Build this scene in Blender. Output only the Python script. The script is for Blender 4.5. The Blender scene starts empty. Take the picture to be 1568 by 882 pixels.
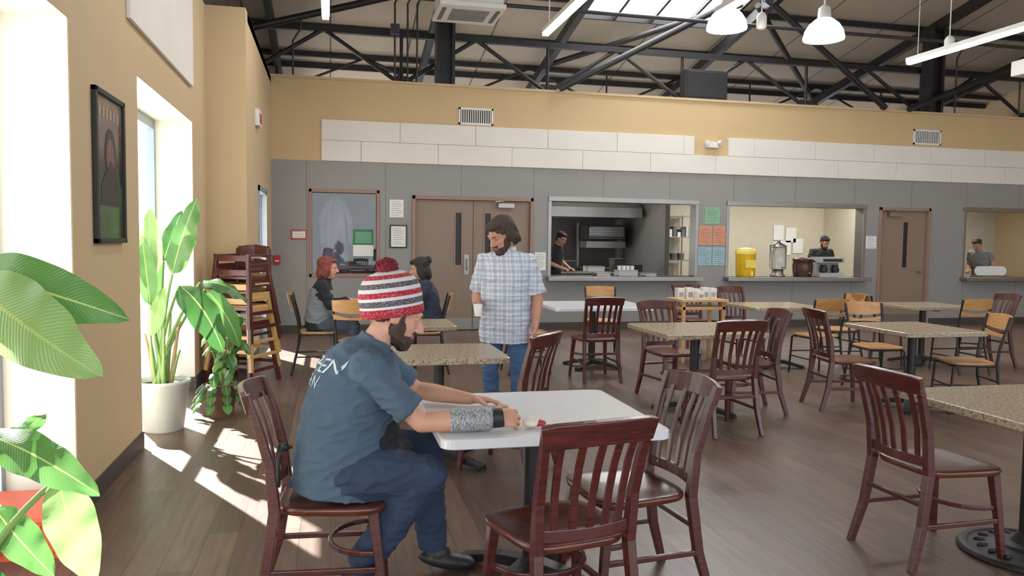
import bpy, math, random
from mathutils import Vector, Matrix, noise
from mathutils.bvhtree import BVHTree
random.seed(7)
V=Vector
D=bpy.data
SC=bpy.context.scene
COL=SC.collection

# ------------------------------------------------------------ helpers
def lin(c):
    return tuple(((x/255)/12.92 if x/255<=.04045 else ((x/255+.055)/1.055)**2.4) for x in c)+(1,)

class NT:
    def __init__(s,name):
        m=D.materials.new(name); m.use_nodes=True; s.m=m; s.t=m.node_tree; s.n=s.t.nodes
        s.b=s.n['Principled BSDF']
    def new(s,t,**k):
        n=s.n.new(t)
        for a,b in k.items(): setattr(n,a,b)
        return n
    def l(s,a,b): s.t.links.new(a,b)
    def coords(s,kind='Object',scale=(1,1,1),rot=(0,0,0)):
        tc=s.new('ShaderNodeTexCoord'); mp=s.new('ShaderNodeMapping')
        mp.inputs['Scale'].default_value=scale; mp.inputs['Rotation'].default_value=rot
        s.l(tc.outputs[kind],mp.inputs[0]); return mp.outputs[0]
    def ramp(s,fac,stops,const=False):
        r=s.new('ShaderNodeValToRGB'); e=r.color_ramp.elements
        if const: r.color_ramp.interpolation='CONSTANT'
        while len(e)<len(stops): e.new(.5)
        for i,(p,c) in enumerate(stops): e[i].position=p; e[i].color=c
        s.l(fac,r.inputs[0]); return r.outputs[0]
    def noise(s,vec,scale,detail=4,rough=.6):
        n=s.new('ShaderNodeTexNoise'); n.inputs['Scale'].default_value=scale; n.inputs['Detail'].default_value=detail
        n.inputs['Roughness'].default_value=rough
        s.l(vec,n.inputs['Vector']); return n.outputs['Fac']
    def mix(s,fac,a,b,mode='MIX'):
        n=s.new('ShaderNodeMix',data_type='RGBA',blend_type=mode)
        for i,x in ((0,fac),(6,a),(7,b)):
            if hasattr(x,'links'): s.l(x,n.inputs[i])
            else: n.inputs[i].default_value=x
        return n.outputs[2]
    def math(s,op,a,b=0):
        n=s.new('ShaderNodeMath',operation=op)
        for i,x in ((0,a),(1,b)):
            if hasattr(x,'links'): s.l(x,n.inputs[i])
            else: n.inputs[i].default_value=x
        return n.outputs[0]
    def bump(s,h,st,dist=.01):
        n=s.new('ShaderNodeBump'); n.inputs['Strength'].default_value=st; n.inputs['Distance'].default_value=dist
        s.l(h,n.inputs['Height']); s.l(n.outputs[0],s.b.inputs['Normal'])
    def col(s,x):
        if hasattr(x,'links'): s.l(x,s.b.inputs['Base Color'])
        else: s.b.inputs['Base Color'].default_value=x
    def rough(s,r,metal=0):
        s.b.inputs['Roughness'].default_value=r; s.b.inputs['Metallic'].default_value=metal

def M(name,c,rough=.5,metal=0,var=.12,scale=6,bump=0,bscale=60):
    t=NT(name); c=lin(c); v=t.coords()
    n=t.noise(v,scale)
    d=tuple(x*(1-var) for x in c[:3])+(1,); u=tuple(min(1,x*(1+var)) for x in c[:3])+(1,)
    t.col(t.ramp(n,[(.3,d),(.7,u)])); t.rough(rough,metal)
    if bump: t.bump(t.noise(v,bscale),bump)
    return t.m
def EM(name,c,s):
    t=NT(name); t.b.inputs['Emission Color'].default_value=lin(c); t.b.inputs['Emission Strength'].default_value=s
    t.col(lin(c)); return t.m

def wood(name,a,b,rough=.35,sc=(3,3,30),coat=.3):
    t=NT(name); v=t.coords('Object',sc)
    n=t.noise(v,3,6); t.col(t.ramp(n,[(.3,lin(a)),(.7,lin(b))])); t.rough(rough)
    t.b.inputs['Coat Weight'].default_value=coat; t.b.inputs['Coat Roughness'].default_value=.25
    t.bump(n,.05); return t.m

class MB:
    def __init__(s): s.v=[]; s.f=[]; s.m=[]; s.s=[]; s.uv={}
    def add(s,vs,fs,mat=0,sm=False,uvs=None):
        o=len(s.v); s.v+= [tuple(v) for v in vs]
        if uvs:
            for i,u in enumerate(uvs): s.uv[o+i]=u
        for f in fs: s.f.append(tuple(i+o for i in f)); s.m.append(mat); s.s.append(sm)
    def box(s,x0,x1,y0,y1,z0,z1,mat=0):
        vs=[(x,y,z) for z in (z0,z1) for y in (y0,y1) for x in (x0,x1)]
        s.add(vs,[(0,2,3,1),(4,5,7,6),(0,1,5,4),(2,6,7,3),(0,4,6,2),(1,3,7,5)],mat)
    def rings(s,rs,mat=0,sm=True,caps=True):
        n=len(rs[0]); vs=[p for r in rs for p in r]; fs=[]
        for i in range(len(rs)-1):
            for j in range(n):
                k=(j+1)%n; fs.append((i*n+j,i*n+k,(i+1)*n+k,(i+1)*n+j))
        s.add(vs,fs,mat,sm)
        if caps:
            s.add(rs[0],[tuple(range(n))[::-1]],mat); s.add(rs[-1],[tuple(range(n))],mat)
    def cyl(s,p0,p1,r0,r1=None,mat=0,n=14,sm=True,caps=True):
        p0=V(p0);p1=V(p1); r1=r0 if r1 is None else r1
        t=(p1-p0).normalized(); a=t.orthogonal().normalized(); b=t.cross(a)
        rs=[[p+(a*math.cos(q)+b*math.sin(q))*r for q in [2*math.pi*i/n for i in range(n)]] for p,r in ((p0,r0),(p1,r1))]
        s.rings(rs,mat,sm,caps)
    def tube(s,path,r,mat=0,n=10):
        path=[V(p) for p in path]; rs=[]; ref=None
        for i,p in enumerate(path):
            t=(path[min(i+1,len(path)-1)]-path[max(i-1,0)]).normalized()
            if ref is None: ref=t.orthogonal()
            a=(ref-t*ref.dot(t)).normalized(); ref=a; b=t.cross(a)
            rr=r[i] if isinstance(r,(list,tuple)) else r
            rs.append([p+(a*math.cos(q)+b*math.sin(q))*rr for q in [2*math.pi*k/n for k in range(n)]])
        s.rings(rs,mat)
    def bar(s,path,w,d,ref,mat=0):
        path=[V(p) for p in path]; rs=[]; ref=V(ref)
        for i,p in enumerate(path):
            t=(path[min(i+1,len(path)-1)]-path[max(i-1,0)]).normalized()
            a=(ref-t*ref.dot(t)).normalized(); b=t.cross(a)
            ww=(w[i] if isinstance(w,(list,tuple)) else w)/2; dd=(d[i] if isinstance(d,(list,tuple)) else d)/2
            rs.append([p+a*ww+b*dd,p-a*ww+b*dd,p-a*ww-b*dd,p+a*ww-b*dd])
        s.rings(rs,mat,False)
    def lathe(s,prof,o=(0,0,0),mat=0,n=28,sx=1,sy=1,sm=True,caps=True):
        rs=[[V((o[0]+r*sx*math.cos(q),o[1]+r*sy*math.sin(q),o[2]+z)) for q in [2*math.pi*i/n for i in range(n)]] for r,z in prof]
        s.rings(rs,mat,sm,caps)
    def ell(s,c,r,mat=0,rot=None,n=16,m=10,sm=True):
        c=V(c); rs=[]
        for i in range(1,m):
            ph=math.pi*i/m; ring=[]
            for j in range(n):
                q=2*math.pi*j/n; p=V((r[0]*math.sin(ph)*math.cos(q),r[1]*math.sin(ph)*math.sin(q),r[2]*math.cos(ph)))
                ring.append(c+(rot@p if rot is not None else p))
            rs.append(ring)
        s.rings(rs,mat,sm,True)
    def grid(s,pts,mat=0,sm=True,uv=False):
        h=len(pts); w=len(pts[0]); vs=[p for r in pts for p in r]
        fs=[(i*w+j,i*w+j+1,(i+1)*w+j+1,(i+1)*w+j) for i in range(h-1) for j in range(w-1)]
        s.add(vs,fs,mat,sm,[(i/(h-1),j/(w-1)) for i in range(h) for j in range(w)] if uv else None)
    def mesh(s,name,mats,recalc=True):
        me=D.meshes.new(name); me.from_pydata(s.v,[],s.f)
        for m in mats: me.materials.append(m)
        me.polygons.foreach_set('material_index',s.m); me.polygons.foreach_set('use_smooth',s.s)
        if s.uv:
            ul=me.uv_layers.new(name='UVMap')
            for lp in me.loops: ul.data[lp.index].uv=s.uv.get(lp.vertex_index,(0,0))
        if recalc:
            import bmesh
            bm=bmesh.new(); bm.from_mesh(me); bmesh.ops.recalc_face_normals(bm,faces=bm.faces); bm.to_mesh(me); bm.free()
        me.update(); return me
    def build(s,name,mats,loc=(0,0,0),rz=0,parent=None,bevel=0,recalc=True,solid=0):
        me=s.mesh(name,mats,recalc); return place(me,name,loc,rz,parent,bevel,solid)
def place(me,name,loc=(0,0,0),rz=0,parent=None,bevel=0,solid=0):
    o=D.objects.new(name,me); COL.objects.link(o); o.location=loc; o.rotation_euler=(0,0,rz)
    if parent: o.parent=parent
    if solid:
        m=o.modifiers.new('s','SOLIDIFY'); m.thickness=solid
    if bevel:
        m=o.modifiers.new('b','BEVEL'); m.width=bevel; m.segments=2; m.limit_method='ANGLE'; m.angle_limit=math.radians(40)
    return o
def empty(name,loc=(0,0,0),rz=0):
    o=D.objects.new(name,None); COL.objects.link(o); o.location=loc; o.rotation_euler=(0,0,rz); o.empty_display_size=.1
    return o
def face(fx,fy): return math.atan2(-fx,fy)

# ------------------------------------------------------------ materials
m_tan=M('paint_tan',(196,170,132),.75,var=.03,scale=1.5,bump=.04,bscale=300)
m_reveal=M('paint_cream',(232,226,208),.8,var=.02)
m_white=M('white_plastic',(225,224,220),.45,var=.03)
m_tile=M('acoustic_white',(226,221,213),.85,var=.03,scale=2,bump=.05,bscale=200)
m_dark=M('black_steel',(34,32,34),.5,.2,var=.2)
m_steel=M('stainless',(150,146,142),.34,.85,var=.06,scale=3)
m_alum=M('window_aluminium',(150,165,180),.4,.5,var=.05)
m_door=M('door_paint',(134,114,98),.5,var=.04,scale=3)
m_frame=M('door_frame_paint',(146,114,98),.5,var=.04)
m_base=M('baseboard_vinyl',(64,57,52),.6,var=.05)
m_black=M('black_plastic',(24,24,26),.5,var=.1)
m_roofdk=M('roof_deck',(132,120,106),.85,var=.12,scale=1)
m_kwall=M('kitchen_cream',(200,192,170),.7,var=.03)
m_kdark=M('kitchen_gray',(96,94,92),.6,var=.08)
m_paper=M('paper_white',(232,232,230),.9,var=.02)
m_green=M('paper_green',(134,182,146),.9); m_orange=M('paper_orange',(214,146,116),.9); m_blue=M('paper_blue',(150,186,196),.9)
m_red=M('red_paint',(170,30,35),.5)
m_concrete=M('concrete_outside',(190,186,178),.9)
m_maroon=wood('wood_mahogany',(50,18,18),(94,38,32),.3)
m_seatw=wood('wood_mahogany_seat',(62,26,20),(110,54,38),.28)
m_maple=wood('wood_maple',(172,120,68),(204,152,94),.35)
m_oak=wood('wood_oak_light',(190,140,80),(212,168,104),.4)
m_soil=M('soil',(50,38,30),.95,var=.3,bump=.4)
m_pot=M('pot_ceramic',(176,182,176),.4,var=.04)
m_stem=M('plant_stem',(120,150,80),.5,var=.15)
m_dirtst=M('plant_dry_sheath',(150,124,86),.8)

def leafmat(name,a,b):
    t=NT(name); tc=t.new('ShaderNodeTexCoord'); sp=t.new('ShaderNodeSeparateXYZ'); t.l(tc.outputs['UV'],sp.inputs[0])
    off=t.math('ABSOLUTE',t.math('SUBTRACT',sp.outputs[1],.5))
    k=t.math('ADD',t.math('MULTIPLY',sp.outputs[0],260),t.math('MULTIPLY',off,-70))
    w=t.math('SINE',k)
    f=t.math('MULTIPLY_ADD',w,.16); t.n[-1].inputs[2].default_value=.5
    c=t.mix(f,lin(a),lin(b))
    rib=t.math('LESS_THAN',off,.022)
    c=t.mix(rib,c,lin((170,195,110)))
    t.col(c); t.rough(.27); t.bump(w,.2,.003)
    tr=t.new('ShaderNodeBsdfTranslucent'); t.l(c,tr.inputs[0]); mx=t.new('ShaderNodeMixShader'); mx.inputs[0].default_value=.35
    t.l(t.b.outputs[0],mx.inputs[1]); t.l(tr.outputs[0],mx.inputs[2]); t.l(mx.outputs[0],t.n['Material Output'].inputs[0])
    return t.m
m_leaf=leafmat('leaf_green',(66,116,52),(100,148,78)); m_leafd=leafmat('leaf_dark',(40,84,38),(66,114,52))
m_leafl=leafmat('leaf_light',(118,160,88),(156,192,118))

def glassmat():
    t=NT('window_glass'); tr=t.new('ShaderNodeBsdfTransparent'); gl=t.new('ShaderNodeBsdfGlossy'); gl.inputs['Roughness'].default_value=.02
    mx=t.new('ShaderNodeMixShader'); mx.inputs[0].default_value=.05
    t.l(tr.outputs[0],mx.inputs[1]); t.l(gl.outputs[0],mx.inputs[2]); t.l(mx.outputs[0],t.n['Material Output'].inputs[0]); return t.m
m_glass=glassmat()
def skylens():
    t=NT('skylight_acrylic'); tr=t.new('ShaderNodeBsdfTranslucent'); tr.inputs[0].default_value=(.85,.88,.9,1)
    t.l(tr.outputs[0],t.n['Material Output'].inputs[0]); return t.m

def floormat():
    t=NT('vinyl_plank_floor'); v=t.coords('Object',(1,1,1),(0,0,math.pi/2))
    b=t.new('ShaderNodeTexBrick'); t.l(v,b.inputs['Vector'])
    for k,x in (('Scale',1),('Mortar Size',.0018),('Brick Width',1.22),('Row Height',.15),('Bias',0)): b.inputs[k].default_value=x
    b.inputs['Color1'].default_value=lin((108,85,71)); b.inputs['Color2'].default_value=lin((84,65,55)); b.inputs['Mortar'].default_value=lin((42,33,29))
    b.offset=.37
    v2=t.coords('Object',(14,1.2,1)); n=t.noise(v2,2.2,7,.65)
    g=t.ramp(n,[(.25,(.5,.5,.5,1)),(.75,(1.3,1.28,1.26,1))])
    t.col(t.mix(1.0,b.outputs['Color'],g,'MULTIPLY')); t.rough(.36)
    t.bump(n,.06,.003); t.b.inputs['Specular IOR Level'].default_value=.42
    return t.m
m_floor=floormat()
def granite():
    t=NT('granite_laminate'); v=t.coords(); n=t.noise(v,60,6,.8); n2=t.noise(v,7,3)
    c=t.ramp(n,[(.34,lin((58,46,38))),(.45,lin((128,112,90))),(.55,lin((190,174,144))),(.62,lin((150,124,92))),(.72,lin((92,78,64)))])
    c=t.mix(t.math('MULTIPLY',n2,.3),c,lin((140,126,104))); t.col(c); t.rough(.22); return t.m
m_granite=granite()
m_tabwhite=M('laminate_white',(218,221,227),.22,var=.02)
def backwall():
    t=NT('back_wall_paint'); tc=t.new('ShaderNodeTexCoord'); sp=t.new('ShaderNodeSeparateXYZ'); t.l(tc.outputs['Object'],sp.inputs[0])
    up=t.math('GREATER_THAN',sp.outputs[2],2.7)
    fx=t.math('FRACT',t.math('DIVIDE',t.math('ADD',sp.outputs[0],.36),1.22)); seam=t.math('LESS_THAN',fx,.008)
    n=t.noise(t.coords(),2)
    g=t.mix(n,lin((136,135,134)),lin((145,143,141))); g=t.mix(seam,g,lin((104,102,100)))
    tn=t.mix(n,lin((196,167,122)),lin((204,175,129)))
    t.col(t.mix(up,g,tn)); t.rough(.65); return t.m
m_back=backwall()
def roofmat():
    t=NT('roof_liner'); v=t.coords(); n=t.noise(v,.8,3)
    tc=t.new('ShaderNodeTexCoord'); sp=t.new('ShaderNodeSeparateXYZ'); t.l(tc.outputs['Object'],sp.inputs[0])
    fx=t.math('FRACT',t.math('DIVIDE',sp.outputs[0],1.5)); seam=t.math('LESS_THAN',fx,.02)
    c=t.mix(n,lin((162,148,132)),lin((182,168,151))); t.col(t.mix(seam,c,lin((90,82,74)))); t.rough(.8); return t.m
m_roof=roofmat()

# ------------------------------------------------------------ camera
cam=D.cameras.new('camera'); co=D.objects.new('camera',cam); COL.objects.link(co)
cam.sensor_width=36; cam.lens=36*1200/1568; cam.clip_start=.05
co.matrix_world=Matrix.Translation((0,0,1.5))@Matrix.Rotation(math.radians(-13.1),4,'Z')@Matrix.Rotation(math.radians(90-3.5),4,'X')@Matrix.Rotation(math.radians(.75),4,'Z')
SC.camera=co

# ------------------------------------------------------------ shell
XL=-1.29; XO=-1.70; XC=-.88; YB=12.7; H=3.95; XR=16
b=MB(); b.box(-1.75,XR,-3,19,-.1,0); b.build('floor',[m_floor])
b=MB(); b.box(-30,-1.75,-20,40,-.16,-.06); b.build('ground_outside',[m_concrete])
b=MB(); T=2.6
op=[(-1.5,.75),(2.2,4.45),(5.9,8.14)]
y=-3
for a,c in op:
    b.box(XO,XL,y,a,0,H); b.box(XO,XL,a,c,T,H); y=c
b.box(XO,XL,8.14,9.0,0,H)
b.box(XO,XC,9.0,9.2,0,H)
b.box(XC-.15,XC,9.2,10.35,0,H); b.box(XC-.15,XC,10.35,11.6,2.15,H); b.box(XC-.15,XC,11.6,YB,0,H)
b.build('wall_left',[m_tan])
b=MB(); b.box(XO-.1,XO,-3,19,H,7.2); b.build('wall_left_upper',[m_roofdk])
b=MB(); b.box(XO,XC,9.2,19,H-.1,H); b.build('ceiling_chase',[m_roofdk])
b=MB()
for a,c in op:
    b.box(XO+.02,XL-.004,c-.006,c,0,T); b.box(XO+.02,XL-.004,a,a+.006,0,T); b.box(XO+.02,XL-.004,a,c,T-.006,T)
b.build('trim_1',[m_reveal])
b=MB()
y=-3
for a,c in op+[(9.0,9.0)]:
    b.box(XL,XL+.012,y,a,0,.12); y=c
for a,c in op: b.box(XO+.06,XL+.012,c-.018,c-.006,0,.12) 
b.box(XL,XC+.012,8.988,9.0,0,.12); b.box(XC,XC+.012,8.99,10.3,0,.12); b.box(XC,XC+.012,11.65,YB,0,.12)
b.build('baseboard_left',[m_base])
for i,(a,c) in enumerate(op):
    e=empty('window_%d'%(i+1),(XO+.04,(a+c)/2,0)); w=c-a
    b=MB()
    for yy in (-w/2+.03,w/2-.03,0): b.box(-.035,.035,yy-.03,yy+.03,0,T-.01)
    for zz in (.06,T-.05,1.22): b.box(-.03,.03,-w/2,w/2,zz-.045,zz+.045)
    b.build('frame',[m_alum],parent=e)
    b=MB(); b.box(-.004,.004,-w/2+.04,w/2-.04,.08,T-.06); b.build('pane',[m_glass],parent=e)
e=empty('door_3',(XC-.08,10.975,0)); b=MB(); w=1.25
for yy in (-w/2+.04,w/2-.04): b.box(-.07,.1,yy-.04,yy+.04,0,2.15)
b.box(-.07,.1,-w/2,w/2,2.08,2.15); b.box(-.02,.02,-w/2,w/2,.0,.2)
b.box(-.02,.02,-w/2+.07,-w/2+.16,0,2.1); b.box(-.02,.02,w/2-.16,w/2-.07,0,2.1); b.box(.02,.07,-w/2+.1,w/2-.1,.98,1.02)
b.build('frame',[m_alum],parent=e); b=MB(); b.box(-.004,.004,-.5,.5,.2,2.08); b.build('pane',[m_glass],parent=e)

ops=[(-.32,.77,.88,2.26),(1.29,3.30,0,2.2),(3.59,6.27,.9,2.21),(6.86,9.63,.9,2.21),(9.94,11.05,0,2.2),(11.83,15.2,.9,2.21)]
SILL=.9
b=MB(); x=XC-.15
for x0,x1,z0,z1 in ops:
    b.box(x,x0,YB,YB+.2,0,H); 
    if z0>0: b.box(x0,x1,YB,YB+.2,0,z0)
    b.box(x0,x1,YB,YB+.2,z1,H); x=x1
b.box(x,XR,YB,YB+.2,0,H); b.build('wall_back',[m_back])
b=MB(); b.box(XC-.15,XR,YB-.03,YB+.23,H,H+.04); b.build('trim_2',[m_tan])
b=MB(); b.box(XR,XR+.2,-3,19,0,8); b.build('wall_right',[m_tan])
b=MB(); xs=[XC]+[q for o in ops if o[2]==0 for q in (o[0]-.06,o[1]+.06)]+[XR]
for i in range(0,len(xs),2): b.box(xs[i],xs[i+1],YB-.012,YB,0,.12)
b.build('baseboard_back',[m_base])
b=MB()
def tiles(x0,x1,z0,z1,off):
    x=x0; L=1.22; first=True
    while x<x1-.01:
        xe=min(x1,x+(off if first and off else L)); first=False
        b.box(x+.0025,xe-.0025,YB-.03,YB,z0+.0025,z1-.0025); x=xe
tiles(-.13,15.95,2.7,3.02,.61); tiles(-.13,6.17,3.02,3.34,0); tiles(6.82,15.95,3.02,3.34,.5)
b.build('acoustic_tile_band',[m_tile],bevel=.003)
b=MB(); b.box(XL,XL+.03,5.63,8.04,2.91,3.85); b.build('acoustic_panel',[m_tile],bevel=.006)

def door(name,x0,x1,double):
    e=empty(name,((x0+x1)/2,YB+.06,0)); w=(x1-x0)/2; b=MB()
    for s in (-1,1): b.box(s*w-.05 if s>0 else -w,s*w if s>0 else -w+.05,-.09,.14,0,2.2)
    b.box(-w,w,-.09,.14,2.14,2.2); b.build('frame',[m_frame],parent=e,bevel=.004)
    leaves=[(-w+.055,-.004),(.004,w-.055)] if double else [(-w+.055,w-.055)]
    for i,(a,c) in enumerate(leaves):
        b=MB()
        if double: l0,l1=((c-.3,c-.18) if i==0 else (a+.18,a+.3))
        else: l0,l1=((a+c)/2+.0,(a+c)/2+.13)
        z0,z1=1.08,1.93
        b.box(a,l0,-.02,.025,.01,2.135); b.box(l1,c,-.02,.025,.01,2.135); b.box(l0,l1,-.02,.025,.01,z0); b.box(l0,l1,-.02,.025,z1,2.135)
        for q in (l0,l1): b.box(q-.012,q+.012,-.028,.03,z0-.01,z1+.01,1)
        b.box(l0,l1,0,.005,z0,z1,2)
        if double:
            hx=(c-.1 if i==0 else a+.1); b.box(hx-.04,hx+.04,-.024,-.02,.92,1.25,3); b.tube([(hx,-.02,1.0),(hx,-.06,1.02),(hx,-.06,1.16),(hx,-.02,1.18)],.01,3)
        else:
            b.lathe([(.0,0),(.03,0),(.03,.02)],(c-.08,-.03,1.0),3); b.tube([(c-.08,-.02,1.0),(c-.08,-.06,1.0),(c-.19,-.06,1.0)],.01,3)
        b.box(a,c,-.024,-.02,.02,.2,3)
        b.build('leaf_%d'%(i+1),[m_door,m_frame,m_black,m_steel],parent=e,bevel=.002)
    b=MB(); cx=w-.45 if double else -w+.35
    b.box(cx-.15,cx+.12,-.1,-.02,2.03,2.1); b.bar([(cx-.1,-.08,2.1),(cx-.22,-.18,2.12),(cx+.02,-.07,2.16)],.02,.01,(0,0,1)); b.build('closer',[m_steel],parent=e)
door('door_1',1.29,3.30,True); door('door_2',9.94,11.05,False)
e=empty('window_4',(.225,YB+.1,0)); b=MB()
for s in (-.545,.545): b.box(s-.045 if s>0 else s,s if s>0 else s+.045,-.12,.1,.88,2.26)
b.box(-.545,.545,-.12,.1,.88,.93); b.box(-.545,.545,-.12,.1,2.21,2.26); b.build('frame',[m_frame],parent=e,bevel=.004)
b=MB(); b.box(-.5,.5,-.003,.003,.93,2.21); b.build('pane',[m_glass],parent=e)
for i,(x0,x1,z0,z1) in enumerate([ops[2],ops[3],ops[5]]):
    e=empty('window_%d'%(5+i),(0,YB,0)); b=MB()
    b.box(x0-.03,x0+.03,-.015,.22,z0,z1+.03); b.box(x1-.03,x1+.03,-.015,.22,z0,z1+.03); b.box(x0-.03,x1+.03,-.03,.24,z1-.05,z1+.03)
    b.build('frame',[m_steel],parent=e,bevel=.005)
    b=MB(); b.box(x0-.06,x1+.06,-.2,.5,z0-.05,z0); b.box(x0-.06,x1+.06,-.205,-.19,z0-.07,z0); b.build('counter',[m_steel],parent=e,bevel=.004)

b=MB(); b.box(XC-.2,3.45,15.4,15.5,0,2.9); b.box(XC-.25,XC-.15,12.9,15.5,0,2.9); b.box(3.35,3.45,12.9,15.4,0,2.9); b.build('wall_office',[m_kdark])
b=MB(); b.box(3.45,XR,17.4,17.5,0,2.9,0); b.box(6.52,6.62,14.6,17.4,0,2.9,0); b.box(6.62,XR,16.2,16.3,0,2.9,1); b.box(11.2,11.3,12.9,16.2,0,2.9,1); b.build('wall_kitchen',[m_kdark,m_kwall])
b=MB(); b.box(XC-.25,XR,12.9,17.5,2.9,2.96); b.build('ceiling_kitchen',[m_white])

def rz(y): return 6.8-abs(y-8)*.2
b=MB()
def rp(x0,x1,y0,y1):
    b.add([(x0,y0,rz(y0)),(x1,y0,rz(y0)),(x1,y1,rz(y1)),(x0,y1,rz(y1)),(x0,y0,rz(y0)+.12),(x1,y0,rz(y0)+.12),(x1,y1,rz(y1)+.12),(x0,y1,rz(y1)+.12)],
          [(0,1,2,3),(7,6,5,4),(0,4,5,1),(1,5,6,2),(2,6,7,3),(3,7,4,0)])
SX0,SX1,SY0,SY1=4.4,7.3,11.0,14.0
rp(-1.8,16.2,-3,8); rp(-1.8,16.2,8,SY0); rp(-1.8,SX0,SY0,SY1); rp(SX1,16.2,SY0,SY1); rp(-1.8,16.2,SY1,20.5)
b.build('ceiling',[m_roof])
b=MB(); b.box(-1.8,16.2,18.9,19.1,2.9,5); b.build('wall_back_upper',[m_roofdk])
b=MB()
for x in [SX0+i*(SX1-SX0)/4 for i in range(5)]: b.bar([(x,SY0,rz(SY0)+.02),(x,SY1,rz(SY1)+.02)],.05,.08,(1,0,0))
for y in (SY0,(SY0+SY1)/2,SY1): b.bar([(SX0,y,rz(y)+.02),(SX1,y,rz(y)+.02)],.08,.05,(0,0,1))
b.add([(SX0,SY0,rz(SY0)+.1),(SX1,SY0,rz(SY0)+.1),(SX1,SY1,rz(SY1)+.1),(SX0,SY1,rz(SY1)+.1)],[(0,1,2,3)],1)
b.build('skylight',[m_dark,skylens()])
b=MB()
y=-2
while y<18.6:
    if not (SY0+.1<y<SY1-.1): b.box(-1.7,15.98,y-.03,y+.03,rz(y)-.12,rz(y)-.01)
    else:
        b.box(-1.7,SX0,y-.03,y+.03,rz(y)-.12,rz(y)-.01); b.box(SX1,15.98,y-.03,y+.03,rz(y)-.12,rz(y)-.01)
    y+=1.7
for x in (-1.0,1.82,4.25,7.45,11.1,14.2):
    b.bar([(x,-2.5,rz(-2.5)-.25),(x,8,rz(8)-.25),(x,18.8,rz(18.8)-.25)],.12,.18,(1,0,0))
b.build('roof_beams',[m_dark])
def truss(y,zb,zt,x0,per,xs=-1.6,xe=15.9,r=.035):
    b=MB()
    b.box(xs,xe,y-.05,y+.05,zt-.045,zt+.045); b.box(xs,xe,y-.04,y+.04,zb-.035,zb+.035)
    x=x0
    while x-per>xs: x-=per
    while x<xe:
        b.cyl((x,y,zb),(x,y,zt),r*.8,n=8)
        for s in (-1,1):
            xx=x+s*per/2
            if xs<xx<xe: b.cyl((x,y,zb),(xx,y,zt),r,n=8)
        b.box(x-.12,x+.12,y-.012,y+.012,zb-.02,zb+.14)
        x+=per
    return b
b=truss(13.1,4.02,4.82,3.62,1.55*1.6); b.build('roof_truss',[m_dark])
b=truss(16.2,4.35,5.1,2.4,3.4,r=.025); b.build('roof_truss',[m_dark])
b=MB()
for p,q in (((3.7,12.6,4.0),(6.85,12.4,5.68)),((9.9,12.6,4.0),(7.3,12.4,5.7)),((10.4,12.6,4.0),(13.6,12.4,5.3)),((1.7,12.6,5.5),(-1.2,12.5,4.6)),((6.9,12.5,5.6),(4.2,15.5,5.0)),((7.2,12.5,5.6),(10.6,15.8,4.6))):
    b.cyl(p,q,.055,n=10)
b.build('roof_bracing',[m_dark])
b=MB()
for x in (1.82,11.1):
    b.box(x-.15,x-.1,12.72,12.98,H+.04,5.6); b.box(x+.1,x+.15,12.72,12.98,H+.04,5.6); b.box(x-.1,x+.1,12.83,12.87,H+.04,5.6)
b.build('steel_column',[m_dark])
m_cond=M('conduit_gray',(66,64,66),.5,.5)
b=MB()
for x,z in ((1.0,5.5),(1.2,5.5),(1.35,5.5),(11.45,5.3),(-.55,4.8),(12.9,5.0)):
    b.tube([(x,12.66,H+.04),(x,12.66,z-.3),(x+.12,12.66,z-.1),(x+.12,12.6,z)],.016)
b.box(.93,1.07,12.6,12.68,4.7,4.86); b.tube([(-1.2,11.5,4.95),(15.9,11.5,4.95)],.03)
b.build('electrical_conduit',[m_cond])
e=empty('loudspeaker',(6.38,12.72,H+.04))
b=MB(); b.box(-.4,.4,-.02,.2,0,.5); b.box(-.37,.37,-.035,-.02,.03,.47,1)
b.build('cabinet',[m_black,m_dark],parent=e,bevel=.008)

for x0,x1,z0,z1 in ((2.03,2.6,3.36,3.63),(10.6,11.2,3.38,3.66)):
    e=empty('air_vent',((x0+x1)/2,YB,(z0+z1)/2)); w=(x1-x0)/2;h=(z1-z0)/2; b=MB()
    b.box(-w,w,-.02,0,h-.03,h); b.box(-w,w,-.02,0,-h,-h+.03); b.box(-w,-w+.03,-.02,0,-h,h); b.box(w-.03,w,-.02,0,-h,h)
    n=14
    for i in range(n):
        xx=-w+.05+i*(2*w-.1)/(n-1); b.box(xx-.007,xx+.007,-.018,-.004,-h+.03,h-.03)
    b.box(-w+.02,w-.02,-.003,0,-h+.02,h-.02,1); b.build('grille',[m_white,m_black],parent=e)
e=empty('emergency_light',(6.5,YB,3.2)); b=MB(); b.box(-.12,.12,-.07,0,-.05,.05)
for s in (-1,1): b.cyl((s*.1,-.08,.04),(s*.13,-.13,.03),.035,.045,0)
b.build('housing',[m_white],parent=e,bevel=.01)
e=empty('exit_sign',(XC,10.2,2.95)); b=MB(); b.box(0,.05,-.15,.15,-.1,.1); b.box(.05,.054,-.12,.12,-.06,.06,1); b.build('box',[m_white,m_red],parent=e,bevel=.006)
def paper(name,x0,x1,z0,z1,mt,lines=True,frame=None):
    e=empty(name,((x0+x1)/2,YB,(z0+z1)/2)); b=MB(); w=(x1-x0)/2; h=(z1-z0)/2
    b.box(-w,w,-.006,0,-h,h,0)
    if lines:
        k=0; z=h*.75
        while z>-h*.8:
            b.box(-w*.75,w*(.75 if k%3 else .4),-.0075,-.006,z-.003,z+.003,1); z-=.035; k+=1
    if frame:
        for a in ((-w-.02,w+.02,h,h+.02),(-w-.02,w+.02,-h-.02,-h),(-w-.02,-w,-h,h),(w,w+.02,-h,h)): b.box(a[0],a[1],-.02,0,a[2],a[3],2)
    b.build('sheet',[mt,m_kdark,frame or m_red],parent=e)
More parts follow.
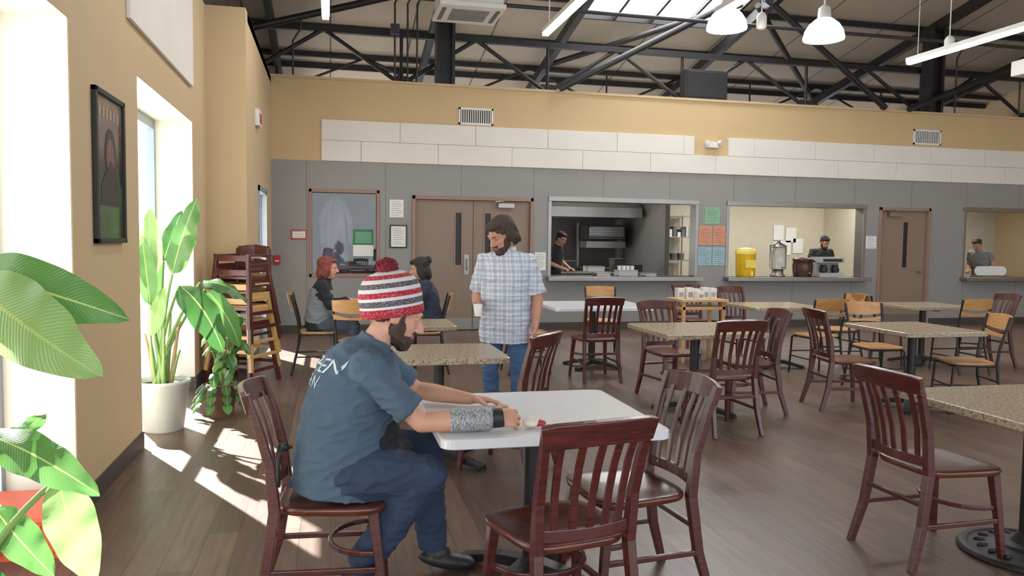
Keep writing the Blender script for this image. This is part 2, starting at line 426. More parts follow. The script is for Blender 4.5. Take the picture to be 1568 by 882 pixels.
paper('notice_sheet',.93,1.15,1.84,2.12,m_paper); paper('clipboard_notice',.95,1.19,1.37,1.7,m_paper,frame=m_black)
paper('fire_notice',-.57,-.37,1.49,1.6,m_paper,frame=m_red)
paper('notice_sheet',6.42,6.7,1.83,2.12,m_green); paper('notice_sheet',6.31,6.56,1.46,1.79,m_orange); paper('notice_sheet',6.59,6.82,1.46,1.79,m_orange)
paper('notice_sheet',6.31,6.56,1.1,1.42,m_blue); paper('notice_sheet',6.59,6.82,1.1,1.42,m_blue); paper('notice_sheet',9.68,9.9,1.43,1.66,m_paper)
paper('notice_sheet',3.34,3.53,1.0,1.3,m_paper)
e=empty('fire_alarm_pull',(-.8,YB,1.15)); b=MB(); b.box(-.05,.05,-.05,0,-.07,.07); b.box(-.03,.03,-.06,-.05,-.03,-.01,1); b.build('box',[m_red,m_white],parent=e,bevel=.006)

def postermat():
    t=NT('poster_print'); v=t.coords('Object'); sp=t.new('ShaderNodeSeparateXYZ'); t.l(v,sp.inputs[0])
    z=t.math('ADD',sp.outputs[2],.4)
    n=t.noise(v,6,6)
    zz=t.math('ADD',z,t.math('MULTIPLY',t.math('SUBTRACT',n,.5),.5))
    c=t.ramp(zz,[(.0,lin((44,56,34))),(.22,lin((72,92,52))),(.36,lin((40,34,32))),(.58,lin((84,62,54))),(.75,lin((128,104,92))),(.9,lin((150,134,124)))])
    t.col(c); t.rough(.2); return t.m
m_post=postermat()
e=empty('framed_poster',(XL,5.125,1.89)); b=MB(); w=.315;h=.44
b.box(.0,.03,-w,w,h-.03,h,0); b.box(0,.03,-w,w,-h,-h+.03,0); b.box(0,.03,-w,-w+.03,-h,h,0); b.box(0,.03,w-.03,w,-h,h,0); b.build('frame',[m_black],parent=e,bevel=.003)
b=MB(); b.box(0,.012,-w+.02,w-.02,-h+.02,h-.02); b.build('print',[m_post],parent=e)
b=MB()
def flat(pts,mat,x=.0135): b.add([(x,p[0],p[1]) for p in pts],[tuple(range(len(pts)))],mat)
circ=[i*math.pi/10 for i in range(20)]
flat([(-.2,-.22),(.22,-.22),(.2,-.1),(.12,-.02),(-.08,-.02),(-.18,-.1)],1)
flat([(.115*math.cos(q)+.02,.09+.15*math.sin(q)) for q in circ],1,.0138)
flat([(.08*math.cos(q)+.02,.07+.11*math.sin(q)) for q in circ],0,.0142)
flat([(.06*math.cos(q)+.02,.0+.05*math.sin(q)) for q in circ],1,.0146)
for i in range(6): flat([(-.22+i*.075,.29),(-.17+i*.075,.29),(-.165+i*.075,.35),(-.215+i*.075,.35)],2)
b.build('artwork',[M('poster_skin',(116,84,68),.4,var=.3,scale=20),M('poster_dark',(44,36,34),.4,var=.3,scale=14),M('poster_letters',(160,140,124),.4)],parent=e,recalc=False)

m_tube=EM('led_lens',(255,252,245),6)
def area(name,loc,sx,sy,pw,parent,col=(1,.97,.93)):
    l=D.lights.new(name,'AREA'); l.shape='RECTANGLE'; l.size=sx; l.size_y=sy; l.energy=pw; l.color=col
    o=D.objects.new(name,l); COL.objects.link(o); o.location=loc
    if parent: o.parent=parent
    return o
for x,y0,y1 in ((-.05,4,10.5),(2.86,4,10.5),(4.65,4,9.0),(8.7,3,10.6),(11.6,3,10.5)):  # last row hangs out of view, added as extra fill light for the room
    e=empty('linear_light',(x,(y0+y1)/2,4.3)); h=(y1-y0)/2; b=MB()
    b.box(-.05,.05,-h,h,.02,.08,0); b.box(-.04,.04,-h+.01,h-.01,-.02,.02,1)
    for yy in (-h+.2,0,h-.2): b.cyl((0,yy,.08),(0,yy,rz((y0+y1)/2+yy)-4.32),.006,n=6)
    b.build('housing',[m_white,m_tube],parent=e); area('lamp',(0,0,-.04),.08,2*h-.1,42,e)
m_shade=EM('pendant_shade',(255,250,240),1.6)
for x,y,z in ((5.3,10.0,4.42),(6.6,9.7,4.3)):
    e=empty('pendant_light',(x,y,z)); b=MB()
    b.lathe([(.27,0),(.275,.02),(.25,.12),(.2,.2),(.12,.27),(.1,.28),(.08,.27),(.17,.19),(.22,.1),(.25,.0)],mat=0,caps=False,n=36)
    b.lathe([(.1,.27),(.09,.3),(.08,.42),(.03,.46),(.01,.47)],mat=1); b.cyl((0,0,.46),(0,0,rz(y)-z),.012,mat=1)
    b.ell((0,0,.12),(.06,.06,.09),0); b.build('shade',[m_shade,m_white],parent=e)
    l=D.lights.new('bulb','POINT'); l.energy=45; l.shadow_soft_size=.1; o=D.objects.new('bulb',l); COL.objects.link(o); o.parent=e; o.location=(0,0,-.05)
for x,y,z in ((6.0,10.3,4.55),(8.9,10,4.35),(2.7,10,4.85)):
    e=empty('hanging_sensor',(x,y,z)); b=MB(); b.lathe([(.04,0),(.07,.02),(.07,.18),(.05,.22),(.015,.24)]); b.cyl((0,0,.2),(0,0,rz(y)-z),.008); b.build('body',[m_white],parent=e)
e=empty('ceiling_air_conditioner',(1.88,11.0,4.62)); b=MB(); b.box(-.42,.42,-.4,.4,.06,.28,0); b.box(-.45,.45,-.44,.44,0,.06,0)
for i in range(7): b.box(-.26,.26,-.24+i*.08-.01,-.24+i*.08+.02,-.01,0,1)
for s in (-1,1): b.box(s*.37-.03,s*.37+.03,-.3,.3,-.008,0,1); b.cyl((s*.38,0,.28),(s*.38,0,rz(11)-4.62),.01)
b.build('cassette',[m_white,m_kdark],parent=e,bevel=.01)
e=empty('ceiling_projector',(9.9,9.4,3.95)); b=MB(); b.box(-.3,.3,-.2,.2,0,.22,0); b.cyl((0,0,.22),(0,0,rz(9.4)-3.95),.02,mat=1); b.cyl((-.15,-.22,.1),(-.15,-.18,.1),.06,mat=1); b.build('body',[m_white,m_dark],parent=e,bevel=.02)

# ------------------------------------------------------------ furniture
def maroon_chair():
    b=MB()
    def outline(k,z,ins=0):
        r=[]
        for i in range(36):
            q=2*math.pi*i/36; c,s=math.cos(q),math.sin(q); p=.42
            x=math.copysign(abs(c)**p,c); y=math.copysign(abs(s)**p,s)
            wd=.218+.02*y; r.append(V((x*(wd-ins)*k,(y*(.215-ins)+.01)*k if k<1 else y*(.215-ins)+.01,z)))
        return r
    rs=[outline(1,.42,.02),outline(1,.425,.005),outline(1,.445,0),outline(1,.455,.006),outline(.8,.452),outline(.5,.443),outline(.15,.441)]
    b.rings(rs,1)
    for s in (-1,1):
        b.bar([(s*.21,.215,0),(s*.195,.195,.22),(s*.18,.17,.43)],[.028,.034,.042],[.028,.034,.042],(1,0,0))
        b.bar([(s*.205,-.3,0),(s*.192,-.24,.2),(s*.183,-.205,.44),(s*.186,-.222,.62),(s*.193,-.265,.78),(s*.2,-.305,.9)],[.03,.034,.036,.034,.032,.03],[.032,.04,.044,.036,.03,.026],(1,0,0))
        b.bar([(s*.197,-.25,.2),(s*.2,.19,.2)],.018,.024,(1,0,0))
    hoop=[]
    for i in range(13):
        q=math.pi*i/12; hoop.append((.19*math.cos(q),.19-.2*math.sin(q)**.8,.26))
    b.bar(hoop,.022,.016,(0,0,1))
    b.bar([(-.192,-.235,.3),(.192,-.235,.3)],.024,.016,(0,0,1))
    cr=[(-.215+.43*i/10,-.298-.045*math.sin(math.pi*i/10),.862+.012*math.sin(math.pi*i/10)) for i in range(11)]
    b.bar(cr,[.078]+[.09]*9+[.078],.024,(0,-.3,1))
    lr=[(-.183+.366*i/8,-.208-.03*math.sin(math.pi*i/8),.5) for i in range(9)]
    b.bar(lr,.045,.02,(0,0,1))
    for i in range(5):
        u=(i+.5)/5; xb=-.155+.31*u; xt=-.178+.356*u; k=math.sin(math.pi*u)
        b.bar([(xb,-.208-.03*k,.5),((xb+xt)/2,-.225-.035*k,.64),((xb+xt)/2*1.03,-.25-.042*k,.75),(xt,-.288-.045*k,.85)],.03,.011,(1,0,0))
    return b.mesh('dining_chair',[m_maroon,m_seatw])
CH=maroon_chair()
def cafe_chair():
    b=MB()
    def ol(z,ins):
        r=[]
        for i in range(32):
            q=2*math.pi*i/32; c,s=math.cos(q),math.sin(q); p=.45
            r.append(V((math.copysign(abs(c)**p,c)*(.2-ins)*(1+.05*s),math.copysign(abs(s)**p,s)*(.2-ins),z)))
        return r
    b.rings([ol(.445,.01),ol(.452,0),ol(.464,0),ol(.47,.008)],1)
    for s in (-1,1):
        b.tube([(s*.2,.21,0),(s*.19,.18,.42),(s*.18,.14,.44),(s*.18,-.17,.44)],.012,0)
        b.tube([(s*.21,-.27,0),(s*.19,-.2,.3),(s*.185,-.185,.46),(s*.19,-.2,.6),(s*.205,-.27,.88)],.013,0)
        b.tube([(s*.2,-.22,.2),(s*.197,.19,.2)],.008,0)
    b.tube([(-.18,.14,.43),(.18,.14,.43)],.01,0); b.tube([(-.19,-.2,.3),(.19,-.2,.3)],.009,0); b.tube([(-.196,.19,.25),(.196,.19,.25)],.008,0)
    def board(z0f,z1f,n=14):
        f=[]
        for i in range(n+1):
            u=-1+2*i/n; x=.2*u; dy=-.04*(1-u*u)
            za,zb=z0f(u),z1f(u); ya=-.21-.07*(za-.6)/.28+dy; yb=-.21-.07*(zb-.6)/.28+dy
            f.append((x,za,zb,ya,yb))
        rs=[[V((x,ya-.007,za)),V((x,ya+.007,za)),V((x,yb+.007,zb)),V((x,yb-.007,zb))] for x,za,zb,ya,yb in f]
        b.rings(rs,1,False)
    board(lambda u:.775-.02*(1-u*u),lambda u:.885+.01*(1-u*u)); board(lambda u:.69,lambda u:.745-.03*(1-u*u))
    return b.mesh('cafe_chair',[m_black,m_maple])
CF=cafe_chair()
def chair(x,y,fx,fy): return place(CH,'dining_chair',(x,y,0),face(fx,fy),bevel=.004)
def cafe(x,y,fx,fy): return place(CF,'cafe_chair',(x,y,0),face(fx,fy))

def table(x,y,w,d,top,round_base=False,rot=0,name='dining_table'):
    e=empty(name,(x,y,0),rot); b=MB()
    def rr(z,ins,r=.05):
        pts=[]
        for cx,cy,a in ((1,1,0),(-1,1,90),(-1,-1,180),(1,-1,270)):
            for k in range(6):
                q=math.radians(a+k*18); pts.append(V((cx*(w/2-ins-r)+r*math.cos(q),cy*(d/2-ins-r)+r*math.sin(q),z)))
        return pts
    b.rings([rr(.71,.006),rr(.714,0),rr(.746,0),rr(.75,.005)],0,False)
    b.build('top',[top],parent=e)
    b=MB(); b.cyl((0,0,.06),(0,0,.7),.038,n=20); b.lathe([(.07,.0),(.06,.02),(.04,.05)],(0,0,.06)); b.box(-.25,.25,-.03,.03,.685,.71); b.box(-.03,.03,-.25,.25,.685,.71)
    if round_base:
        b.lathe([(.3,0),(.305,.012),(.29,.03),(.26,.032),(.25,.022),(.13,.04),(.12,.055),(.07,.06)],n=40)
        for i in range(16):
            q=2*math.pi*i/16; b.ell((.2*math.cos(q),.2*math.sin(q),.032),(.03,.012,.012),rot=Matrix.Rotation(q,3,'Z'),n=8,m=6)
    else:
        for k in range(4):
            q=math.radians(45+90*k); c,s=math.cos(q),math.sin(q)
            b.bar([(0,0,.07),(.15*c,.15*s,.06),(.3*c,.3*s,.03),(.37*c,.37*s,.015)],[.08,.07,.06,.07],[.05,.045,.035,.03],(-s,c,0))
            b.lathe([(.03,0),(.03,.015)],(.36*c,.36*s,0),n=12)
    b.build('pedestal',[m_dark],parent=e,bevel=.003); return e
T0=table(.87,3.3,.93,.88,m_tabwhite)
table(.71,5.2,.84,.72,m_granite); table(.72,7.0,.72,.65,m_granite); table(.5,8.95,.7,.75,m_granite)
table(3.32,3.08,.9,.86,m_granite,True); table(3.12,6.3,.92,.95,m_granite); table(3.05,8.85,1.2,1.0,m_tabwhite)
table(5.3,8.6,.95,.85,m_granite); table(5.22,6.15,.84,.9,m_granite); table(7.35,8.5,.9,.8,m_granite)
chair(.01,3.26,.99,-.08); chair(.82,2.74,-.19,.98); chair(1.25,3.13,-.98,-.1)
chair(2.89,3.22,1,.04); chair(1.12,5.0,-.75,.65)
chair(2.82,8.1,.0,1); chair(3.22,6.98,.15,-1); chair(3.06,5.72,-.05,1); chair(3.62,6.3,-1,.1)
chair(4.62,6.3,1,-.15); chair(4.9,9.9,0,-1); chair(5.3,9.35,.1,-1); chair(8.0,8.2,-1,.1); chair(8.35,7.3,-.5,1)
cafe(3.5,9.75,-.2,-1); cafe(2.2,8.6,1,0); cafe(5.45,7.95,0,1); cafe(6.1,8.5,-1,0); cafe(5.5,6.98,-.1,-1); cafe(5.62,5.95,-1,.35); cafe(7.3,7.85,0,1); cafe(6.7,8.5,1,0)
cafe(-.14,8.95,1,0); cafe(1.04,8.8,-1,.1); cafe(.3,8.1,.35,1)

e=empty('condiment_stand',(4.55,9.15,0)); b=MB()
for x in (-.27,.27):
    for y in (-.18,.18): b.box(x-.02,x+.02,y-.02,y+.02,0,.76)
b.box(-.32,.32,-.23,.23,.76,.79); b.box(-.3,.3,-.2,.2,.66,.7); b.box(-.27,.27,-.18,.18,.3,.32); b.build('frame',[m_oak],parent=e,bevel=.003)
b=MB()
for x,y,h in ((-.22,.05,.13),(-.12,0,.14),(.0,.06,.12),(.1,0,.14),(.22,.04,.13),(-.02,-.1,.1)):
    b.box(x-.045,x+.045,y-.05,y+.05,.79,.79+h,0); b.box(x-.03,x+.03,y-.052,y-.05,.81,.79+h*.6,1)
b.build('napkin_dispensers',[m_white,m_steel],parent=e,bevel=.006)

def highchair(name,e,z,mt,rot):
    b=MB()
    for sx in (-1,1):
        b.bar([(sx*.26,.24,0),(sx*.2,.17,.52),(sx*.185,.15,.74)],.035,.045,(1,0,0)); b.bar([(sx*.26,-.26,0),(sx*.2,-.18,.52),(sx*.18,-.2,.8)],.035,.045,(1,0,0))
        b.bar([(sx*.245,-.23,.15),(sx*.245,.22,.15)],.02,.035,(1,0,0)); b.bar([(sx*.19,-.21,.73),(sx*.19,.17,.73)],.045,.022,(1,0,0))
        b.bar([(sx*.2,-.18,.6),(sx*.2,.16,.6)],.02,.09,(1,0,0))
    b.box(-.19,.19,-.17,.15,.49,.515); b.bar([(-.24,.22,.2),(.24,.22,.2)],.035,.02,(0,0,1)); b.bar([(-.19,.155,.7),(.19,.155,.7)],.06,.02,(0,0,1))
    b.bar([(-.18,-.2,.76),(0,-.23,.78),(.18,-.2,.76)],.12,.02,(0,0,1)); b.bar([(-.18,-.19,.62),(.18,-.19,.62)],.08,.02,(0,0,1)); b.bar([(-.24,-.24,.2),(.24,-.24,.2)],.035,.02,(0,0,1))
    o=b.build(name,[mt],parent=e,bevel=.003); o.location=(0,0,z); o.rotation_euler=(0,0,rot)
e=empty('stacked_high_chairs',(-.88,8.45,0),math.radians(150))
for i,mt in enumerate((m_maroon,m_oak,m_oak,m_maroon,m_maroon)): highchair('high_chair_%d'%(i+1),e,.145*i,mt,.03*(i%2))

e=empty('orange_crate',(-1.41,4.1,0)); b=MB()
def rb(z,ins): return [V((sx*(.235-ins),sy*(.2-ins),z)) for sx,sy in ((1,1),(-1,1),(-1,-1),(1,-1))]
b.rings([rb(0,.03),rb(.18,.01),rb(.18,0),rb(.21,0),rb(.225,.02)],0,False)
for k in range(-3,4): b.box(k*.055-.008,k*.055+.008,-.196,-.18,.03,.17)
b.build('body',[M('orange_plastic',(206,84,54),.5)],parent=e,bevel=.008)

# ------------------------------------------------------------ plants
def leaf(b,base,tip,width,arch=.1,side=None,fold=.25,mat=0,n=18,seed=0,wavy=.012):
    base=V(base);tip=V(tip); L=(tip-base).length
    d=(tip-base).normalized()
    if side is None: side=d.cross(V((0,0,1)))
    side=V(side); side=(side-d*side.dot(d)).normalized(); up=side.cross(d)
    if up.z<0: up=-up
    rows=[]; m=8
    for i in range(n+1):
        t=i/n; c=base+(tip-base)*t+up*arch*L*4*t*(1-t)*(1.15-t*.3)
        w=width*(math.sin(math.pi*min(1,t**.8))**.65)*(1-.15*t)+.002
        row=[]
        for j in range(m+1):
            s=-1+2*j/m; ph=seed*3.1+t*19
            row.append(c+side*s*w/2+up*(-fold*abs(s)**1.4*w/2+ wavy*math.sin(ph+s*2)*abs(s)))
        rows.append(row)
    b.grid(rows,mat,True,True)
def stem(b,p0,p1,r0=.016,r1=.008,bend=(0,0,.1),mat=3):
    p0=V(p0);p1=V(p1); mid=(p0+p1)/2+V(bend); pts=[];rs=[]
    for i in range(9):
        t=i/8; pts.append(p0*(1-t)**2+mid*2*t*(1-t)+p1*t*t); rs.append(r0+(r1-r0)*t)
    b.tube(pts,rs,mat,8)
LM=[m_leaf,m_leafd,m_leafl,m_stem,m_dirtst]
def pot(e,r,h,mt=m_pot):
    b=MB(); b.lathe([(r*.72,0),(r*.76,.01),(r,h*.93),(r*1.04,h*.94),(r*1.04,h),(r*.95,h),(r*.92,h*.9)],n=40,mat=0,caps=True); b.lathe([(r*.93,h*.9),(r*.5,h*.92),(.01,h*.93)],mat=1); b.build('pot',[mt,m_soil],parent=e)
e=empty('potted_bird_of_paradise',(-1.26,6.45,0)); pot(e,.195,.39); b=MB()
sd=(.93,.2,0)
for i,(bs,tp,w,ar,mt,s_) in enumerate([((.08,-.0,1.2),(.26,.05,1.8),.22,.05,0,(.9,-.3,0)),((-.10,0,1.15),(-.07,.0,1.7),.2,-.05,2,(.9,.3,.0)),((-.06,-.1,.98),(-.1,-.15,1.5),.15,.05,0,sd),
    ((.14,-.05,1.12),(.46,-.1,.60),.27,.16,1,(.6,.6,.5)),((.28,.0,1.14),(.62,.08,.98),.2,.16,1,(.2,.9,.3)),((.3,.12,1.08),(.55,.2,.6),.2,.15,0,(.7,.5,.3)),
    ((.0,.1,1.3),(.12,.2,1.7),.15,.05,1,(.9,0,0)),((-.05,-.15,.75),(.06,-.2,1.12),.12,.05,2,(.9,0,.1)),((-.08,.2,.9),(-.1,.25,1.5),.14,.05,0,(.9,0,.1))]):
    leaf(b,bs,tp,w,ar,s_,.22,mt,seed=i)
    stem(b,(random.uniform(-.06,.06),random.uniform(-.06,.06),.36),bs,.017,.008,(-.02,0,.12))
for i in range(7):
    q=i*1.25; stem(b,(.06*math.cos(q),.06*math.sin(q),.36),(.13*math.cos(q),.12*math.sin(q),.62+.045*i),.018,.008,(0,0,.05),4 if i%2 else 3)
b.build('foliage',LM,parent=e,recalc=False)
e=empty('potted_trailing_plant',(-.88,6.85,0)); b=MB()
pot(e,.12,.28,M('pot_terracotta',(110,80,62),.7))
for k in range(14):
    q=k*2.4; r=.12+.12*random.random(); top=V((r*.6*math.cos(q),r*.6*math.sin(q),.45+.45*random.random())); stem(b,(0,0,.25),top,.005,.003,(0,0,.1))
    for j in range(3):
        t=top+V((random.uniform(-.06,.06),random.uniform(-.06,.06),-.1*j)); a=random.uniform(0,6.28); dd=V((math.cos(a)*.1,math.sin(a)*.1,-.09-.05*random.random()))
        leaf(b,t,t+dd,.085,.12,None,.2,random.choice((0,1,1,2)),8,seed=k+j,wavy=.004)
for k in range(10):
    q=k*.63; p=V((.11*math.cos(q),.11*math.sin(q),.28))
    for j in range(3):
        t=p+V((.05*math.cos(q)*(j+1)*.5,.05*math.sin(q)*(j+1)*.5,-.07*j)); leaf(b,t,t+V((.07*math.cos(q),.07*math.sin(q),-.08)),.08,.12,None,.2,random.choice((0,1)),8,seed=k,wavy=.004)
b.build('foliage',LM,parent=e,recalc=False)
e=empty('potted_banana_plant',(-1.10,2.42,0)); pot(e,.165,.38); b=MB()
O=V((-1.10,2.42,0))
for i,(bs,tp,w,ar,mt,s_) in enumerate([((-1.02,2.52,1.40),(-.56,2.42,1.26),.18,.10,0,(.1,.3,.95)),((-.97,2.48,1.36),(-.60,2.28,1.12),.22,.12,2,(.25,.25,.93)),
    ((-.95,2.47,.93),(-.64,2.40,.76),.13,.14,0,(.1,.6,.8)),((-.76,2.44,.80),(-.66,2.40,.5),.14,.12,2,(.9,.2,.2)),((-.93,2.46,.72),(-.77,2.43,.52),.11,.15,0,(.6,.3,.6)),((-.95,2.5,.84),(-.8,2.5,.98),.07,.1,0,(.5,.1,.8)),
    ((-1.0,2.4,.6),(-.80,2.32,.44),.1,.1,1,(.5,.3,.7)),((-1.1,2.3,1.1),(-1.1,1.95,1.35),.16,.1,0,(1,0,0))]):
    leaf(b,V(bs)-O,V(tp)-O,w,ar,s_,.2,mt,seed=i,n=22)
    stem(b,(random.uniform(-.06,.06),random.uniform(-.06,.06),.34),V(bs)-O,.015,.007,(-.02,0,.1))
b.build('foliage',LM,parent=e,recalc=False)

# ------------------------------------------------------------ people
def R3(f,up=(0,0,1)):
    f=V(f).normalized(); r=f.cross(V(up)).normalized(); u=r.cross(f); return Matrix((r,f,u)).transposed()
def cone(mb,p0,p1,r0,r1,mat,ends=True):
    mb.cyl(p0,p1,r0,r1,mat,16)
    if ends: mb.ell(p0,(r0,)*3,mat,n=14,m=8)
    if ends is True: mb.ell(p1,(r1,)*3,mat,n=14,m=8)
def lerp(a,b_,t): return V(a)*(1-t)+V(b_)*t
def ringloft(mb,specs,mat):
    rs=[]
    for i,(c,a,b_,side) in enumerate(specs):
        t=(specs[min(i+1,len(specs)-1)][0]-specs[max(i-1,0)][0]).normalized()
        s=(side-t*side.dot(t)).normalized(); f=t.cross(s)
        rs.append([c+s*(a*math.copysign(abs(math.cos(q))**.9,math.cos(q)))+f*(b_*math.copysign(abs(math.sin(q))**.9,math.sin(q))) for q in [2*math.pi*k/28 for k in range(28)]])
    mb.rings(rs,mat)
def hand(mb,wr,d,pn,right,curl,mat,s=1,thumb=.5):
    wr=V(wr); d=V(d).normalized(); pn=V(pn); pn=(pn-d*pn.dot(d)).normalized(); lat=d.cross(pn)
    if not right: lat=-lat
    side=lat
    ringloft(mb,[(wr-d*.02,.027*s,.02*s,side),(wr+d*.015*s,.028*s,.02*s,side),(wr+d*.05*s,.04*s,.018*s,side),(wr+d*.09*s,.042*s,.014*s,side),(wr+d*.1*s,.036*s,.009*s,side)],mat)
    for i in range(4):
        off=(.033,.0115,-.0105,-.032)[i]*s; L=(.074,.083,.077,.06)[i]*s; st=wr+d*(.088-.004*abs(i-1))*s+lat*off
        dd=(d+lat*off*2.6).normalized(); p=st; a=curl*.5
        for k,fr in enumerate((.45,.3,.25)):
            dir_=(dd*math.cos(a)+pn*math.sin(a)); q=p+dir_*L*fr; r0=(.009,.0082,.0076)[k]*s; cone(mb,p,q,r0,r0*.93,mat); p=q; a+=curl*(1-.1*k)
    st=wr+d*.028*s+lat*.028*s; d1=(d*.65+lat*.75+pn*.3).normalized(); q=st+d1*.045*s; cone(mb,st,q,.0135*s,.0115*s,mat)
    d2=(d*.9+lat*(.35-thumb*.5)+pn*.45).normalized(); cone(mb,q,q+d2*.034*s,.011*s,.009*s,mat)
SKIN,SHIRT,PANTS,SHOE,HAIR,LIP,X1,X2,UNDER=range(9)
def head(mb,hc,R,sty,s=1.0):
    def P(x,y,z): return V(hc)+R@(V((x,y,z))*s)
    def E(c,r,m,rot=None): mb.ell(P(*c),tuple(q*s for q in r),m,R if rot is None else R@rot,18,12)
    E((0,-.014,.034),(.076,.094,.084),SKIN); E((0,.022,-.03),(.061,.07,.082),SKIN); E((0,.058,-.09),(.034,.03,.026),SKIN)
    E((0,.072,.034),(.056,.022,.016),SKIN); E((0,.055,-.02),(.052,.036,.035),SKIN)
    cone(mb,P(0,.086,.02),P(0,.113,-.022),.008*s,.0135*s,SKIN); E((.011,.1,-.026),(.009,.011,.008),SKIN); E((-.011,.1,-.026),(.009,.011,.008),SKIN)
    for k in (-1,1):
        E((k*.077,-.008,-.004),(.01,.021,.033),SKIN); E((k*.031,.089,.036),(.019,.007,.004),HAIR)
        E((k*.031,.073,.015),(.017,.0135,.012),SKIN)
    E((0,.09,-.052),(.023,.01,.0045),LIP); E((0,.089,-.061),(.02,.01,.005),LIP)
    if 'short' in sty: E((0,-.03,.048),(.086,.098,.086),HAIR); E((0,.035,.095),(.066,.055,.028),HAIR); E((0,-.06,-.01),(.07,.05,.06),HAIR)
    if 'nape' in sty:
        E((0,-.055,-.01),(.072,.052,.055),HAIR)
        for k in (-1,1): E((k*.07,.018,-.01),(.01,.016,.045),HAIR)
    if 'shaggy' in sty:
        E((0,-.03,.052),(.09,.104,.086),HAIR); E((0,.03,.098),(.068,.056,.028),HAIR); E((0,-.07,-.04),(.078,.055,.08),HAIR)
        for k in (-1,1): E((k*.076,-.025,.0),(.02,.042,.06),HAIR)
        for q in range(22):
            a=random.uniform(3.1,6.3); E((.082*math.cos(a),-.03+.082*math.sin(a),random.uniform(-.09,.06)),(.018,.018,.032),HAIR)
    if 'long' in sty:
        E((0,-.03,.05),(.088,.1,.086),HAIR); E((0,.04,.092),(.066,.05,.03),HAIR); E((0,-.07,-.05),(.082,.055,.1),HAIR)
        for k in (-1,1): E((k*.075,-.01,-.03),(.022,.05,.085),HAIR)
    if 'bun' in sty: E((0,-.03,.05),(.084,.098,.084),HAIR); E((0,.038,.09),(.064,.05,.03),HAIR); E((0,-.12,.08),(.045,.04,.045),HAIR)
    if 'beard' in sty:
        E((0,.045,-.083),(.06,.054,.038),HAIR); E((0,.068,-.1),(.042,.032,.03),HAIR)
        for k in (-1,1): E((k*.057,.02,-.05),(.013,.032,.04),HAIR); E((k*.016,.094,-.041),(.018,.01,.006),HAIR)
def figure(name,loc,f,J,mats,sty=(),W=1,Dp=1,sleeve=.6,hem=.08,vox=.006,head_s=1,extra=None,gl=1.0,legw=1.0,slw=1.0):
    rz_=face(*f); mb=MB(); g=lambda k:V(J[k])
    sh=(g('shR')-g('shL')).normalized(); hp=(g('hipR')-g('hipL')).normalized()
    pel,wai,che,nec=g('pel'),g('wai'),g('che'),g('nec'); u=(wai-pel).normalized()
    mix=lambda t:(hp*(1-t)+sh*t).normalized()
    ringloft(mb,[(pel-u*.1,.12*W,.09*Dp,hp),(pel-u*.05,.16*W,.115*Dp,hp),(pel,.172*W,.122*Dp,hp),(lerp(pel,wai,.6),.162*W,.115*Dp,hp),(wai,.15*W,.105*Dp,hp)],PANTS)
    hm=pel-u*hem
    ringloft(mb,[(hm,.182*W,.134*Dp,hp),(lerp(hm,wai,.5),.18*W,.134*Dp,mix(.1)),(wai,.172*W,.13*Dp,mix(.3)),(lerp(wai,che,.5),.176*W,.132*Dp,mix(.6)),(che,.18*W,.128*Dp,sh),(lerp(che,nec,.4),.164*W,.11*Dp,sh),(lerp(che,nec,.64),.134*W,.092*Dp,sh),(lerp(che,nec,.82),.1*W,.077*Dp,sh),(nec,.066,.064,sh)],SHIRT)
    hc=g('hed'); R=R3(J['look'],J.get('up',(0,0,1)))
    cone(mb,lerp(nec,che,.2),hc+R@V((0,-.02,-.05)),.06,.056,SKIN); cone(mb,lerp(nec,che,.1),nec+(hc-nec)*.12,.072,.068,SHIRT,False)
    head(mb,hc,R,sty,head_s)
    for S,rt in (('R',True),('L',False)):
        s_,e_,w_=g('sh'+S),g('el'+S),g('wr'+S)
        cone(mb,s_,e_,.05,.04,SKIN); cone(mb,e_,lerp(e_,w_,.35),.04,.042,SKIN); cone(mb,lerp(e_,w_,.35),w_,.042,.027,SKIN)
        cone(mb,lerp(s_,nec,.55)-V((0,0,.035)),s_,.06,.062,SHIRT); cone(mb,lerp(s_,che,.3),s_,.075,.064,SHIRT)
        if sleeve<=1:
            mb.ell(s_,(.064,)*3,SHIRT,n=14,m=8); mb.cyl(lerp(s_,e_,.05),lerp(s_,e_,sleeve),.063,.062*slw,SHIRT,18)
        else:
            cone(mb,s_,e_,.062,.052,SHIRT); cone(mb,e_,lerp(e_,w_,.97),.052,.036,SHIRT,False)
        if J.get('wrap'+S):
            mb.cyl(lerp(e_,w_,.42),lerp(e_,w_,1.02),.05,.047,X2,20); mb.cyl(lerp(e_,w_,1.02),lerp(e_,w_,1.2),.04,.038,UNDER,18)
        hand(mb,w_,J['hd'+S],J['pn'+S],rt,J.get('curl'+S,.4),SKIN,gl)
        h_,k_,a_,t_=g('hip'+S),g('kn'+S),g('an'+S),g('toe'+S); L=legw
        cone(mb,h_,k_,.095*L*W**.5,.066*L,PANTS); cone(mb,k_,lerp(k_,a_,.35),.066*L,.064*L,PANTS); mb.cyl(lerp(k_,a_,.35),lerp(k_,a_,.97),.064*L,.053*L,PANTS,16)
        fd=(t_-a_); F=R3(fd); c=lerp(a_,t_,.42)-(F@V((0,0,1)))*.035
        mb.ell(c,(.047,.14,.038),SHOE,F); mb.ell(lerp(a_,c,.35),(.042,.06,.055),SHOE,F); mb.ell(lerp(a_,t_,.85)-(F@V((0,0,1)))*.03,(.046,.055,.03),SHOE,F)
    if extra: extra(mb,J)
    me0=mb.mesh(name+'_src',[],True)
    tmp=D.objects.new('tmp',me0); COL.objects.link(tmp)
    rm=tmp.modifiers.new('r','REMESH'); rm.mode='VOXEL'; rm.voxel_size=vox; rm.use_smooth_shade=True
    sm=tmp.modifiers.new('s','SMOOTH'); sm.factor=.5; sm.iterations=3
